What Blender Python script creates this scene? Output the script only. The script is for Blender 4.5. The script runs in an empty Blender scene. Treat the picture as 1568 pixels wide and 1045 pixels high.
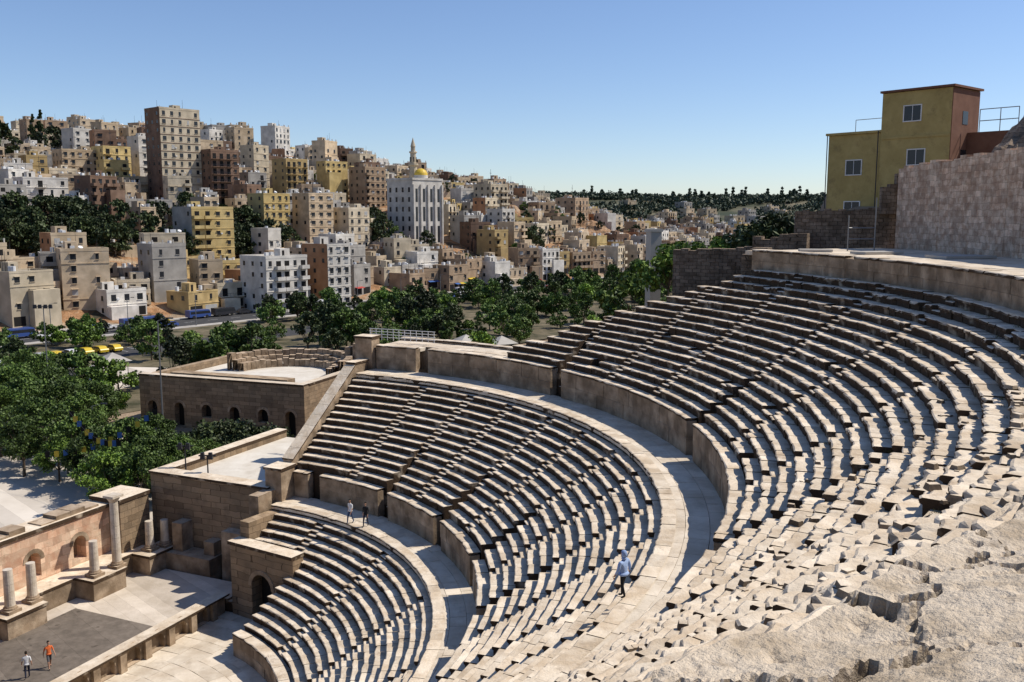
import bpy, math, random
import numpy as np
from mathutils import noise, Vector, Matrix, kdtree
random.seed(7)
R_=math.radians
scene=bpy.context.scene
COL=scene.collection
CX,CY=-27.9,46.4          # centre of the orchestra circle
PHI=R_(23.7)
cD=(math.sin(PHI),math.cos(PHI)); nD=(-math.cos(PHI),math.sin(PHI))   # chord dir, stage dir
def CN(c,n): return (CX+c*cD[0]+n*nD[0], CY+c*cD[1]+n*nD[1])
def P(R,a): a=R_(a); return (CX+R*math.sin(a),CY+R*math.cos(a))
def sst(a,b,x):
    t=min(1,max(0,(x-a)/(b-a))); return t*t*(3-2*t)
def lerp(a,b,t): return a+(b-a)*t
def piece(x,pts):
    if x<=pts[0][0]: return pts[0][1]
    for (a,b),(c,d) in zip(pts,pts[1:]):
        if x<=c: return b+(d-b)*(x-a)/(c-a)
    return pts[-1][1]
# ------------------------------------------------------------ materials
def mat(name,col,col2=None,scale=1.0,rough=.9,bump=.0,bscale=None,dirt_shade=None,dirt_shade_amt=.0,detail=5,rand=0,spec=.25,metal=0,bdist=.05,course=None,island=0,col3=None,dlo=.35,dhi=.62,ramp=(.36,.66),dscale=.9,stain=None):
    m=bpy.data.materials.new(name); m.use_nodes=True
    nt=m.node_tree; N=nt.nodes; L=nt.links; b=N['Principled BSDF']
    b.inputs['Roughness'].default_value=rough; b.inputs['Specular IOR Level'].default_value=spec
    b.inputs['Metallic'].default_value=metal
    tc=N.new('ShaderNodeTexCoord')
    out=None
    if col2 is None:
        rgb=N.new('ShaderNodeRGB'); rgb.outputs[0].default_value=(*col,1); out=rgb.outputs[0]
    else:
        n=N.new('ShaderNodeTexNoise'); n.inputs['Scale'].default_value=scale; n.inputs['Detail'].default_value=detail; n.inputs['Roughness'].default_value=.65
        L.new(tc.outputs['Object'],n.inputs['Vector'])
        cr=N.new('ShaderNodeValToRGB'); cr.color_ramp.elements[0].position=ramp[0]; cr.color_ramp.elements[1].position=ramp[1]
        cr.color_ramp.elements[0].color=(*col,1); cr.color_ramp.elements[1].color=(*(col3 or col2),1)
        if col3: e=cr.color_ramp.elements.new((ramp[0]+ramp[1])/2); e.color=(*col2,1)
        L.new(n.outputs['Fac'],cr.inputs[0]); out=cr.outputs[0]
    def scaleby(src,amt_lo,amt_hi):
        nonlocal out
        mr=N.new('ShaderNodeMapRange'); mr.inputs[3].default_value=amt_lo; mr.inputs[4].default_value=amt_hi
        L.new(src,mr.inputs[0]); mx=N.new('ShaderNodeVectorMath'); mx.operation='SCALE'; L.new(out,mx.inputs[0]); L.new(mr.outputs[0],mx.inputs['Scale']); out=mx.outputs[0]
    if island:
        g=N.new('ShaderNodeNewGeometry'); scaleby(g.outputs['Random Per Island'],1-island,1+island*.6)
    if rand:
        g=N.new('ShaderNodeObjectInfo'); scaleby(g.outputs['Random'],1-rand,1+rand)
    if stain:
        n4=N.new('ShaderNodeTexNoise'); n4.inputs['Scale'].default_value=stain[1]; n4.inputs['Detail'].default_value=6; n4.inputs['Roughness'].default_value=.75; L.new(tc.outputs['Object'],n4.inputs['Vector'])
        m4=N.new('ShaderNodeMapRange'); m4.inputs[1].default_value=.54; m4.inputs[2].default_value=.70; m4.inputs[4].default_value=stain[2]; L.new(n4.outputs['Fac'],m4.inputs[0])
        mx=N.new('ShaderNodeMixRGB'); L.new(m4.outputs[0],mx.inputs[0]); L.new(out,mx.inputs[1]); mx.inputs[2].default_value=(*stain[0],1); out=mx.outputs[0]
    if dirt_shade:  # steep faces darker: dirt, plus shade painted in on the seat risers
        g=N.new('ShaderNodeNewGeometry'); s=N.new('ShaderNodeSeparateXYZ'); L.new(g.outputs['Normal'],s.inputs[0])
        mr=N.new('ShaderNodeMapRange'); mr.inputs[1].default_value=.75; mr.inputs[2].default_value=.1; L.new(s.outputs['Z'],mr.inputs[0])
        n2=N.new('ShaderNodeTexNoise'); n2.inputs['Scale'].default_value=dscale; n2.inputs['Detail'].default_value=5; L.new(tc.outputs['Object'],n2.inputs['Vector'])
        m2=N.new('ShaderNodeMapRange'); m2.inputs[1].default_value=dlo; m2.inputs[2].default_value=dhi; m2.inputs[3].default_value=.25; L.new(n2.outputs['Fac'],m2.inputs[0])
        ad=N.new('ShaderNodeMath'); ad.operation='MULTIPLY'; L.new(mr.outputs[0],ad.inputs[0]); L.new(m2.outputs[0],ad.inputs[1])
        ad2=N.new('ShaderNodeMath'); ad2.operation='MULTIPLY'; ad2.inputs[1].default_value=dirt_shade_amt; L.new(ad.outputs[0],ad2.inputs[0])
        mx=N.new('ShaderNodeMixRGB'); L.new(ad2.outputs[0],mx.inputs[0]); L.new(out,mx.inputs[1]); mx.inputs[2].default_value=(*dirt_shade,1); out=mx.outputs[0]
    if course:
        bw,bh,jc=course
        sp=N.new('ShaderNodeSeparateXYZ'); L.new(tc.outputs['Object'],sp.inputs[0])
        a1=N.new('ShaderNodeMath'); a1.operation='ADD'; L.new(sp.outputs[0],a1.inputs[0]); L.new(sp.outputs[1],a1.inputs[1])
        cb=N.new('ShaderNodeCombineXYZ'); L.new(a1.outputs[0],cb.inputs[0]); L.new(sp.outputs[2],cb.inputs[1])
        nz=N.new('ShaderNodeTexNoise'); nz.inputs['Scale'].default_value=1.2; L.new(tc.outputs['Object'],nz.inputs['Vector'])
        sc=N.new('ShaderNodeVectorMath'); sc.operation='SCALE'; sc.inputs['Scale'].default_value=.26; L.new(nz.outputs['Color'],sc.inputs[0])
        av=N.new('ShaderNodeVectorMath'); L.new(cb.outputs[0],av.inputs[0]); L.new(sc.outputs[0],av.inputs[1])
        br=N.new('ShaderNodeTexBrick'); br.inputs['Scale'].default_value=1; br.inputs['Brick Width'].default_value=bw; br.inputs['Row Height'].default_value=bh
        br.inputs['Mortar Size'].default_value=.022; br.inputs['Mortar Smooth'].default_value=.6
        br.inputs['Color1'].default_value=(.72,.69,.66,1); br.inputs['Color2'].default_value=(1.15,1.12,1.08,1); br.inputs['Mortar'].default_value=(jc,jc*.95,jc*.9,1)
        L.new(av.outputs[0],br.inputs['Vector'])
        mx=N.new('ShaderNodeMixRGB'); mx.blend_type='MULTIPLY'; mx.inputs[0].default_value=1; L.new(out,mx.inputs[1]); L.new(br.outputs['Color'],mx.inputs[2]); out=mx.outputs[0]
    L.new(out,b.inputs['Base Color'])
    if bump:
        n3=N.new('ShaderNodeTexNoise'); n3.inputs['Scale'].default_value=bscale or scale*6; n3.inputs['Detail'].default_value=5; n3.inputs['Roughness'].default_value=.7
        L.new(tc.outputs['Object'],n3.inputs['Vector'])
        bp=N.new('ShaderNodeBump'); bp.inputs['Strength'].default_value=bump; bp.inputs['Distance'].default_value=bdist
        L.new(n3.outputs['Fac'],bp.inputs['Height']); L.new(bp.outputs[0],b.inputs['Normal'])
    return m
LIME=mat('limestone_seats',(.56,.44,.305),(.80,.69,.54),scale=.8,bump=.8,bscale=5,dirt_shade=(.060,.037,.021),dirt_shade_amt=1.08,island=.16,bdist=.06,dlo=.24,dhi=.44,stain=((.30,.215,.14),1.1,.6))  # dark riser tone: weathering plus deepened shadow painted into the colour
LIME2=mat('limestone_masonry',(.38,.275,.18),(.58,.455,.325),scale=.7,bump=.8,bscale=6,dirt_shade=(.10,.068,.040),dirt_shade_amt=.75,island=.22,stain=((.14,.10,.065),1.1,.65))
PAVE=mat('limestone_paving',(.56,.46,.34),(.76,.665,.53),scale=.6,bump=.5,bscale=7,island=.1,stain=((.34,.265,.18),.8,.55))
ASH=mat('ashlar_wall',(.30,.215,.135),(.48,.37,.25),scale=.9,bump=.8,bscale=5,dirt_shade=(.10,.07,.045),dirt_shade_amt=.65,course=(1.0,.5,.35),stain=((.12,.09,.06),.8,.6))
PINK=mat('pink_ashlar',(.60,.36,.24),(.74,.58,.43),scale=.8,bump=.6,bscale=5,course=(1.0,.55,.7),stain=((.30,.19,.12),.7,.6))
RUB=mat('rubble_stone',(.20,.145,.10),(.42,.33,.25),scale=1.6,bump=1,bscale=5,dirt_shade=(.07,.055,.04),dirt_shade_amt=.6,course=(.45,.3,.3),bdist=.12)
BIGW=mat('retaining_wall_stone',(.52,.36,.26),(.80,.66,.53),scale=1.9,bump=1,bscale=4,dirt_shade=(.26,.18,.13),dirt_shade_amt=.35,course=(.66,.42,.6),bdist=.1,stain=((.27,.18,.12),.7,.7),ramp=(.4,.6))
ROCK=mat('weathered_rock',(.42,.33,.225),(.70,.59,.45),scale=1.3,bump=1,bscale=8,dirt_shade=(.085,.06,.036),dirt_shade_amt=1.0,bdist=.08,ramp=(.34,.60),stain=((.25,.185,.12),1.3,.8),dlo=.2,dhi=.45,detail=8)
DARK=mat('dark_opening',(.012,.011,.01))
GLASS=mat('window_glass',(.02,.022,.025),rough=.25,spec=.4)
DECK=mat('stage_deck_wood',(.13,.11,.09),(.20,.17,.14),scale=1.5,bump=.2,course=(3.0,.14,.6))
METAL=mat('grey_metal',(.22,.22,.22),rough=.5,metal=.6)
DMETAL=mat('dark_metal',(.04,.04,.045),rough=.5,metal=.4)
WHITE=mat('white_paint',(.75,.74,.72),(.62,.61,.58),scale=.8)
ASPH=mat('asphalt',(.045,.045,.047),(.065,.063,.06),scale=.6,bump=.2)
CONC=mat('concrete',(.36,.33,.29),(.48,.45,.40),scale=.3)
PLAZA=mat('plaza_paving',(.54,.49,.42),(.66,.61,.54),scale=.15,island=.04,course=(2.4,2.4,.75))
ROOFT=mat('terrace_paving',(.58,.52,.43),(.70,.65,.56),scale=.4,stain=((.35,.29,.22),.3,.5))
BARK=mat('bark',(.07,.05,.035),(.13,.10,.07),scale=4,bump=.5)
def leafmat(name,c1,c2):
    m=bpy.data.materials.new(name); m.use_nodes=True; nt=m.node_tree;N=nt.nodes;L=nt.links;b=N['Principled BSDF']
    g=N.new('ShaderNodeNewGeometry'); cr=N.new('ShaderNodeValToRGB'); cr.color_ramp.elements[0].color=(*c1,1); cr.color_ramp.elements[1].color=(*c2,1)
    L.new(g.outputs['Random Per Island'],cr.inputs[0])
    oi=N.new('ShaderNodeObjectInfo'); mr=N.new('ShaderNodeMapRange'); mr.inputs[3].default_value=.55; mr.inputs[4].default_value=1.4; L.new(oi.outputs['Random'],mr.inputs[0])
    mx=N.new('ShaderNodeVectorMath'); mx.operation='SCALE'; L.new(cr.outputs[0],mx.inputs[0]); L.new(mr.outputs[0],mx.inputs['Scale'])
    L.new(mx.outputs[0],b.inputs['Base Color']); b.inputs['Roughness'].default_value=.6; b.inputs['Specular IOR Level'].default_value=.3
    return m
LEAF=leafmat('leaves_green',(.028,.055,.010),(.12,.185,.035))
LEAFD=leafmat('leaves_dark',(.016,.028,.009),(.065,.085,.028))
LEAFB=leafmat('leaves_bright',(.055,.11,.018),(.20,.30,.04))
LEAFR=leafmat('leaves_distant',(.022,.034,.02),(.06,.078,.042))  # paler, greyer leaf tone with distance haze put into the colour
# ------------------------------------------------------------ mesh builder
class MB:
    def __init__(s,ox=0,oy=0,oz=0,rot=0):
        s.v=[];s.f=[];s.m=[];s.mats=[];s.T(ox,oy,oz,rot)
    def T(s,ox,oy,oz=0,rot=0): s.o=(ox,oy,oz); s.c=math.cos(rot); s.s=math.sin(rot)
    def mi(s,m):
        if m not in s.mats: s.mats.append(m)
        return s.mats.index(m)
    def p(s,x,y,z):
        s.v.append((s.o[0]+x*s.c-y*s.s, s.o[1]+x*s.s+y*s.c, s.o[2]+z)); return len(s.v)-1
    def face(s,idx,m): s.f.append(tuple(idx)); s.m.append(s.mi(m))
    def box(s,x0,x1,y0,y1,z0,z1,m,bottom=True,taper=0):
        t=taper
        a=[s.p(x0,y0,z0),s.p(x1,y0,z0),s.p(x1,y1,z0),s.p(x0,y1,z0),s.p(x0+t,y0+t,z1),s.p(x1-t,y0+t,z1),s.p(x1-t,y1-t,z1),s.p(x0+t,y1-t,z1)]
        for q in ((0,1,5,4),(1,2,6,5),(2,3,7,6),(3,0,4,7),(4,5,6,7)): s.face([a[i] for i in q],m)
        if bottom: s.face([a[3],a[2],a[1],a[0]],m)
    def slope(s,x0,x1,y0,y1,zb,za,zc,m,th=None):
        b0=za-th if th else zb; b1=zc-th if th else zb
        a=[s.p(x0,y0,b0),s.p(x1,y0,b0),s.p(x1,y1,b1),s.p(x0,y1,b1),s.p(x0,y0,za),s.p(x1,y0,za),s.p(x1,y1,zc),s.p(x0,y1,zc)]
        for q in ((0,1,5,4),(1,2,6,5),(2,3,7,6),(3,0,4,7),(4,5,6,7),(3,2,1,0)): s.face([a[i] for i in q],m)
    def quad(s,pts,m): s.face([s.p(*q) for q in pts],m)
    def cyl(s,x,y,z0,z1,r0,r1,m,n=12,cap=True):
        a=[s.p(x+r0*math.cos(2*math.pi*i/n),y+r0*math.sin(2*math.pi*i/n),z0) for i in range(n)]
        b=[s.p(x+r1*math.cos(2*math.pi*i/n),y+r1*math.sin(2*math.pi*i/n),z1) for i in range(n)]
        for i in range(n): s.face((a[i],a[(i+1)%n],b[(i+1)%n],b[i]),m)
        if cap: s.face(b,m); s.face(a[::-1],m)
    def rod(s,A,B,r0,r1,m,n=6):
        A=Vector(A);B=Vector(B);d=(B-A); 
        if d.length<1e-6: return
        d.normalize(); u=d.orthogonal().normalized(); w=d.cross(u)
        a=[];b=[]
        for i in range(n):
            t=2*math.pi*i/n; k=u*math.cos(t)+w*math.sin(t)
            a.append(s.p(*(A+k*r0))); b.append(s.p(*(B+k*r1)))
        for i in range(n): s.face((a[i],a[(i+1)%n],b[(i+1)%n],b[i]),m)
        s.face(b,m); s.face(a[::-1],m)
    def ell(s,c,r,m,nu=14,nv=9,fn=None):
        rows=[]
        for j in range(nv+1):
            ph=math.pi*j/nv; row=[]
            for i in range(nu):
                th=2*math.pi*i/nu; d=Vector((math.sin(ph)*math.cos(th),math.sin(ph)*math.sin(th),math.cos(ph)))
                q=Vector((d.x*r[0],d.y*r[1],d.z*r[2]))
                if fn: q=fn(q,d)
                row.append(s.p(c[0]+q.x,c[1]+q.y,c[2]+q.z))
            rows.append(row)
        for j in range(nv):
            for i in range(nu):
                k=(i+1)%nu; idx=(rows[j][i],rows[j+1][i],rows[j+1][k],rows[j][k])
                mm=m
                if callable(m):
                    ph=math.pi*(j+.5)/nv; th=2*math.pi*(i+.5)/nu
                    mm=m(Vector((math.sin(ph)*math.cos(th),math.sin(ph)*math.sin(th),math.cos(ph))))
                    if mm is None: continue
                s.face(idx,mm)
    def prism(s,prof,y0,y1,m):
        a=[s.p(x,y0,z) for x,z in prof]; b=[s.p(x,y1,z) for x,z in prof]; n=len(prof)
        for i in range(n): s.face((a[i],a[(i+1)%n],b[(i+1)%n],b[i]),m)
        s.face(a[::-1],m); s.face(b,m)
    def obj(s,name,smooth=False,data_only=False):
        me=bpy.data.meshes.new(name); me.from_pydata(s.v,[],s.f)
        for m in s.mats: me.materials.append(m)
        me.polygons.foreach_set('material_index',s.m)
        if smooth: me.polygons.foreach_set('use_smooth',[True]*len(s.f))
        me.update()
        if data_only: return me
        o=bpy.data.objects.new(name,me); COL.objects.link(o); return o
def inst(name,me,x,y,z,rot=0,sc=1,sz=None):
    o=bpy.data.objects.new(name,me); COL.objects.link(o); o.location=(x,y,z); o.rotation_euler=(0,0,rot); o.scale=(sc,sc,sz or sc); return o
# ------------------------------------------------------------ terrain
EX,EY=.62,.785
def town(x,y): return (-.785*x+.62*y-217, EX*x+EY*y)
def hillz(m,e):
    if m<=6: return 0
    k=piece(e,[(250,.27),(300,.31),(350,.46),(410,.46),(450,.34),(520,.25)])
    cap=piece(e,[(300,68),(350,60),(400,52),(450,34),(520,20),(600,14)])
    return cap*math.tanh(k*(m-6)/cap)
def ground(x,y):
    rx,ry=x-CX,y-CY; R=math.hypot(rx,ry); a=math.degrees(math.atan2(rx,ry))%360
    c=rx*cD[0]+ry*cD[1]; n=rx*nD[0]+ry*nD[1]
    z=1.2
    if R<40 or (-60<c<27 and -10<n<15): z=-1.2
    m,e=town(x,y)
    if m>0 and y>120: z=max(z,1.0+hillz(m,e)+ (noise.fractal(Vector((x*.03,y*.03,3)),1,2,4)*2.2*min(1,(m-14)/40) if m>14 else 0))
    elif y>170 : z=1.0
    far=piece(y,[(560,0),(900,40),(1000,43),(1700,10),(9000,-30)])
    if y>560: z=max(z if y<1200 else z*max(0,1-(y-1200)/400), far+noise.noise(Vector((x*.006,y*.006,0)))*8*min(1,(y-560)/300))
    mk=max(sst(60,75,a)*(1-sst(206,216,a))*(1 if R<140 else max(0,1-(R-140)/150)), sst(-5,5,x-.31*y)*(1-sst(150,230,y)) if y>50 else 0)
    if mk>0:
        zh=min(25.4,.66*(R-15)-3)
        if R>62: zh=25.4+min(22,(R-62)*.12)*(1 if x>0 else .3)
        z=max(z,lerp(z,zh,mk)) if R>18 else z
    return z
def axis(dense):
    out=[]
    for a,b,s in dense: out+=list(np.arange(a,b,s))
    return out
xs=[-4000,-2500,-1600,-1100,-800,-620]+axis([(-500,-260,14),(-260,-90,6),(-90,60,3.5),(60,200,6),(200,500,16)])+[560,700,900,1300,2000,3000,4500]
ys=[-600,-300,-150]+axis([(-80,-10,8),(-10,120,3.5),(120,290,6),(290,620,6),(620,1100,22)])+[1150,1300,1500,1800,2400,3500,5500,9000]
g=MB()
for yy in ys:
    for xx in xs: g.v.append((xx,yy,ground(xx,yy)))
nx=len(xs)
GND=mat('dry_earth',(.20,.14,.09),(.36,.27,.18),scale=.05,bump=1,bscale=.6,dirt_shade=(.10,.08,.06),dirt_shade_amt=.5,bdist=.6)
HILL=mat('rocky_hillside',(.055,.05,.03),(.36,.19,.09),col3=(.42,.31,.20),scale=.10,bump=1,bscale=.4,bdist=1.5,ramp=(.38,.62),dirt_shade=(.08,.06,.045),dirt_shade_amt=.9)
WOODG=mat('wooded_ground',(.035,.045,.022),(.20,.17,.11),scale=.02)
g.mats=[GND,HILL,WOODG]
for j in range(len(ys)-1):
    for i in range(nx-1):
        g.f.append((j*nx+i,j*nx+i+1,(j+1)*nx+i+1,(j+1)*nx+i)); xm,ym=xs[i],ys[j]
        g.m.append(2 if ym>660 else (1 if town(xm,ym)[0]>8 and ym>150 else 0))
g.obj('ground',smooth=True)

# ------------------------------------------------------------ theatre
def wedge(mb,r0,r1,a0,a1,zb,zt,m,lip=.05,jr=0,jz=0,rnd=random,chip=0,back=.12,nseg=1,er_=0):
    dr=rnd.uniform(-jr,jr); dz=rnd.uniform(-jz,jz)
    ends=[]; tz=rnd.uniform(-jz,jz)*.8
    for q_ in range(nseg+1):
        a=lerp(a0,a1,q_/nseg)
        er=rnd.uniform(-jr,jr)*.5; ez=tz*(q_/nseg-.5)
        if er_:
            x,y=P(r0,a); er+=er_*(noise.noise(Vector((x*2.3,y*2.3,zt*3)))*1.2+rnd.uniform(-.25,.25))
            if q_ in (0,nseg): er+=er_*rnd.uniform(.0,.7)
        ch=rnd.uniform(.4,1)*chip if (chip and rnd.random()<.35) else 0
        z=zt+dz+ez; r=r0+dr+er
        w=er_*.35
        pr=[(r+lip+.03,zb),(r+lip+w*.3,z-.17),(r,z-.12-ch*.3-w*.3),(r+ch*.4+w*.15,z-.025-ch-w*.4),(r+.025+ch+w,z-ch*.2-w*.08),(r1+back,z)]
        ends.append([mb.p(*(P(q,a)),h) for q,h in pr])
    for A,B in zip(ends,ends[1:]):
        for i in range(5): mb.face((A[i],A[i+1],B[i+1],B[i]),m)
    mb.face(ends[0][::-1],m); mb.face(ends[-1],m)
def cells(a0,a1,r,L,rnd,stairs=(),sw=.85):
    out=[]; cuts=[]
    for s in sorted(stairs):
        h=math.degrees(sw/2/r)
        if s-h>a0 and s+h<a1: cuts.append((s-h,s+h))
    cur=a0
    for c in cuts+[(a1,None)]:
        x=cur
        while x<c[0]-1e-6:
            w=math.degrees(rnd.uniform(.65,1.4)*L/r); e=x+w
            if e>c[0]-w*.4: e=c[0]
            out.append((x,e,False)); x=e
        if c[1] is not None: out.append((c[0],c[1],True)); cur=c[1]
    return out
def tier(name,Re,ze,n,tread,rise,a0,a1,stairs,L,seed,gaps=(),zw=None,ruin=None):
    rnd=random.Random(seed); mb=MB()
    for i in range(1,n+1):
        r0=Re-i*tread; zt=ze-i*rise
        s0=a0(r0) if callable(a0) else a0
        low=(zw is not None and n-i<6)
        for (s,e,st) in cells(s0,a1,r0,L,rnd,list(stairs)+list(gaps)):
            mid=(s+e)/2
            isg=any(abs(mid-gp)<.05 for gp in gaps) and st
            k=ruin(r0,mid) if ruin else 0
            gap=math.degrees(.012/r0)
            zb=(zw-.2) if low else zt-rise-.45
            if isg and (n-i)<5:
                q=n-i; z5=ze-(n-5)*rise; zz=zw+(q+1)/6*(z5-zw)
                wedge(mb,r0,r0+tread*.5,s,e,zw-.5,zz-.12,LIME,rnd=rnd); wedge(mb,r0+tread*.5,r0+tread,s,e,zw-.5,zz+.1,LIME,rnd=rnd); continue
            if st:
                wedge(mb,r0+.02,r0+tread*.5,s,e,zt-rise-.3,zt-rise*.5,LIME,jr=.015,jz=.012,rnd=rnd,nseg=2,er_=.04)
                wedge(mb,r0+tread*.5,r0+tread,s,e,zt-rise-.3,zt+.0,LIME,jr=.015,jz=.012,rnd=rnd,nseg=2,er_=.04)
                continue
            jz=.012+.035*k; jr=.022+.04*k
            z=zt
            if rnd.random()<.09*k: z-=rnd.uniform(.06,.2)
            if rnd.random()<.03*k: continue
            ns=6 if k>.3 else (3 if (k>.04 or r0>RMo) else 2)
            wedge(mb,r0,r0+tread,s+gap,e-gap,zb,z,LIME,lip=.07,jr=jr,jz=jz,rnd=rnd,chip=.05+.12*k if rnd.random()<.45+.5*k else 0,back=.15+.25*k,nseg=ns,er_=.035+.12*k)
        aa=s0
        while aa<a1 and ruin:
            b=min(aa+3,a1)
            q=[]
            for a in (aa,b):
                q.append([mb.p(*P(r0+.25,a),zt-rise-.5),mb.p(*P(r0+.25,a),zt-.22),mb.p(*P(r0+tread+.3,a),zt-.22)])
            if not low:
                mb.face((q[0][0],q[0][1],q[1][1],q[1][0]),ROCK); mb.face((q[0][1],q[0][2],q[1][2],q[1][1]),ROCK)
            aa=b
    return mb.obj(name)
def ringwall(mb,r,th,z0,z1,a0,a1,gaps,gw,L,seed,m=LIME2,cop=.16,courses=2,ragged=0):
    rnd=random.Random(seed)
    segs=[];cur=a0
    for gp in sorted(gaps):
        h=math.degrees(gw/2/r)
        if a0<gp-h and gp+h<a1: segs.append((cur,gp-h)); cur=gp+h
    segs.append((cur,a1))
    ch=(z1-cop-z0)/courses
    for s,e in segs:
        for k in range(courses):
            for (x,y,_) in cells(s,e,r,L,rnd):
                dr=rnd.uniform(-.02,.02); g_=math.degrees(.008/r)
                q=[]
                for a in (x+g_,y-g_):
                    q.append([mb.p(*P(r+dr,a),z0+k*ch),mb.p(*P(r+dr,a),z0+(k+1)*ch-.012),mb.p(*P(r+th,a),z0+(k+1)*ch-.012),mb.p(*P(r+th,a),z0+k*ch)])
                A,B=q
                for i in range(4): mb.face((A[i],A[(i+1)%4],B[(i+1)%4],B[i]),m)
                mb.face(A[::-1],m); mb.face(B,m)
        for (x,y,_) in cells(s,e,r,L*1.1,rnd):
            if ragged and rnd.random()<ragged: continue
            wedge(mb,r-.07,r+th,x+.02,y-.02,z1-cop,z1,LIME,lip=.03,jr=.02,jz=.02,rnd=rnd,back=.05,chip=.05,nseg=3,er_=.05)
def paving(mb,r0,r1,z,a0,a1,nr,L,seed,m=PAVE):
    rnd=random.Random(seed)
    for k in range(nr):
        ra=r0+(r1-r0)*k/nr; rb=r0+(r1-r0)*(k+1)/nr
        for (s,e,_) in cells(a0,a1,ra,L,rnd):
            g_=math.degrees(.01/ra); dz=rnd.uniform(-.012,.012)
            q=[mb.p(*P(ra+.01,s+g_),z+dz),mb.p(*P(rb-.01,s+g_),z+dz),mb.p(*P(rb-.01,e-g_),z+dz),mb.p(*P(ra+.01,e-g_),z+dz)]
            b=[mb.p(*P(ra+.01,s+g_),z-.3),mb.p(*P(rb-.01,s+g_),z-.3),mb.p(*P(rb-.01,e-g_),z-.3),mb.p(*P(ra+.01,e-g_),z-.3)]
            mb.face(q,m)
            for i in range(4): mb.face((q[i],b[i],b[(i+1)%4],q[(i+1)%4]),m)
Z1,Z2,ZT=7.15,15.45,25.55
RL,RLo,RM,RMo,RT=23.67,26.1,35.2,38.05,49.3
A0,A1=23.7,203.7
low_cut=lambda r: 24 if r>19.6 else 39
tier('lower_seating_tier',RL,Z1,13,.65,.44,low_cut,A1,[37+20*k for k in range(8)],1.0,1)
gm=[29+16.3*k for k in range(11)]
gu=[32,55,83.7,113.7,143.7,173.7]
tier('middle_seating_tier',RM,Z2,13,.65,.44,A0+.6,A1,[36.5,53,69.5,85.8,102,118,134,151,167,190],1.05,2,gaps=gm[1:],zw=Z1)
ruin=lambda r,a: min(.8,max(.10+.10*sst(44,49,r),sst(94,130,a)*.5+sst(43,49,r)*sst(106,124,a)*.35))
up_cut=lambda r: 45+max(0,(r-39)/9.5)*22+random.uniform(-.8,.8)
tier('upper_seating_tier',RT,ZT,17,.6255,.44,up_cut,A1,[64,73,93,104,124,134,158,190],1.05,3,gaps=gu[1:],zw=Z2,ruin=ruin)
mb=MB()
paving(mb,RL-.02,RLo+.3,Z1,24,A1,3,1.2,11)
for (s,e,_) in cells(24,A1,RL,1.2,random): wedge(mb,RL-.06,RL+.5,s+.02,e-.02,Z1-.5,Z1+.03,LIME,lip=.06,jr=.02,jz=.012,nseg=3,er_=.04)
mb.obj('lower_walkway')
mb=MB()
paving(mb,RM-.02,RMo+.3,Z2,A0+.6,A1,3,1.3,12)
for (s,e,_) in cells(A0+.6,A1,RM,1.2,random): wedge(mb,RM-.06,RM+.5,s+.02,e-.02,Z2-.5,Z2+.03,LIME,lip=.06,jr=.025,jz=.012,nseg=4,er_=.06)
mb.obj('upper_walkway')
mb=MB(); ringwall(mb,15.0,.6,0,1.6,39,A1,[],1,1.2,5); mb.obj('orchestra_podium_wall')
mb=MB(); ringwall(mb,RLo,.62,Z1,Z1+2.05,A0+1,A1,gm,1.15,1.3,6); mb.obj('lower_podium_wall')
mb=MB(); ringwall(mb,RMo,.6,Z2,Z2+2.15,A0+1,A1,gu,1.3,1.4,8)
ringwall(mb,RMo+1.6,.3,Z2,Z2+2.05,A0+1,52,[],1,1.5,9,cop=.1,courses=1)
mb.obj('upper_podium_wall')
mb=MB()
paving(mb,RMo+.65,RMo+4.2,Z2+2.02,A0+1,31,3,1.6,14); paving(mb,RMo+.65,RMo+4.2,Z2+2.02,33,54,3,1.6,14); paving(mb,RMo+1.6,RMo+4.2,Z2+2.0,31,33,3,1.6,14)
ringwall(mb,RMo+4.2,.5,3,Z2+2.3,A0+1,62,[],1,1.5,15,courses=12)
mb.obj('wing_terrace')
mb=MB(); ringwall(mb,RT,.75,ZT-.5,ZT+.95,66,119,[],1,1.3,16,courses=2,ragged=.04); mb.obj('top_parapet_wall')
mb=MB(); paving(mb,RT+.8,RT+14,ZT+.8,64,121,9,2.0,17); mb.obj('top_terrace')
mb=MB()
for k in range(18): 
    if k==0: mb.face([mb.p(*P(1.1,a),0) for a in range(0,360,10)][::-1],PAVE)
    else: paving(mb,k*1.1,(k+1)*1.1,0,0,360,1,1.4,40+k)
mb.obj('orchestra_floor')

mb=MB(CX,CY,0,-PHI)
zc=lambda r: Z2-(RM-r)*.677+.55
for k in range(9):
    a=26.4+k*1.0; b_=a+.985
    mb.slope(-.75,.1,a,b_,0,zc(a)-.13,zc(b_)-.13,LIME2); mb.slope(-.85,.2,a,b_,0,zc(a),zc(b_),LIME,th=.125)
mb.box(-.75,.1,35.4,37.6,0,Z2+.75,LIME2); mb.box(-.85,.2,35.4,37.6,Z2+.755,Z2+.9,LIME)
mb.box(-1.2,.5,37.6,38.9,Z2-3,Z2+2.7,LIME2); mb.box(-1.3,.6,37.5,39.0,Z2+2.7,Z2+2.9,LIME)
mb.box(-1.1,.4,24.6,26.3,0,Z1+2.4,LIME2); mb.box(-1.2,.5,24.5,26.38,Z1+2.4,Z1+2.6,LIME)
mb.box(-1.1,-.2,22.6,24.6,0,Z1+.9,LIME2)
mb.obj('analemma_wall')
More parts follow.
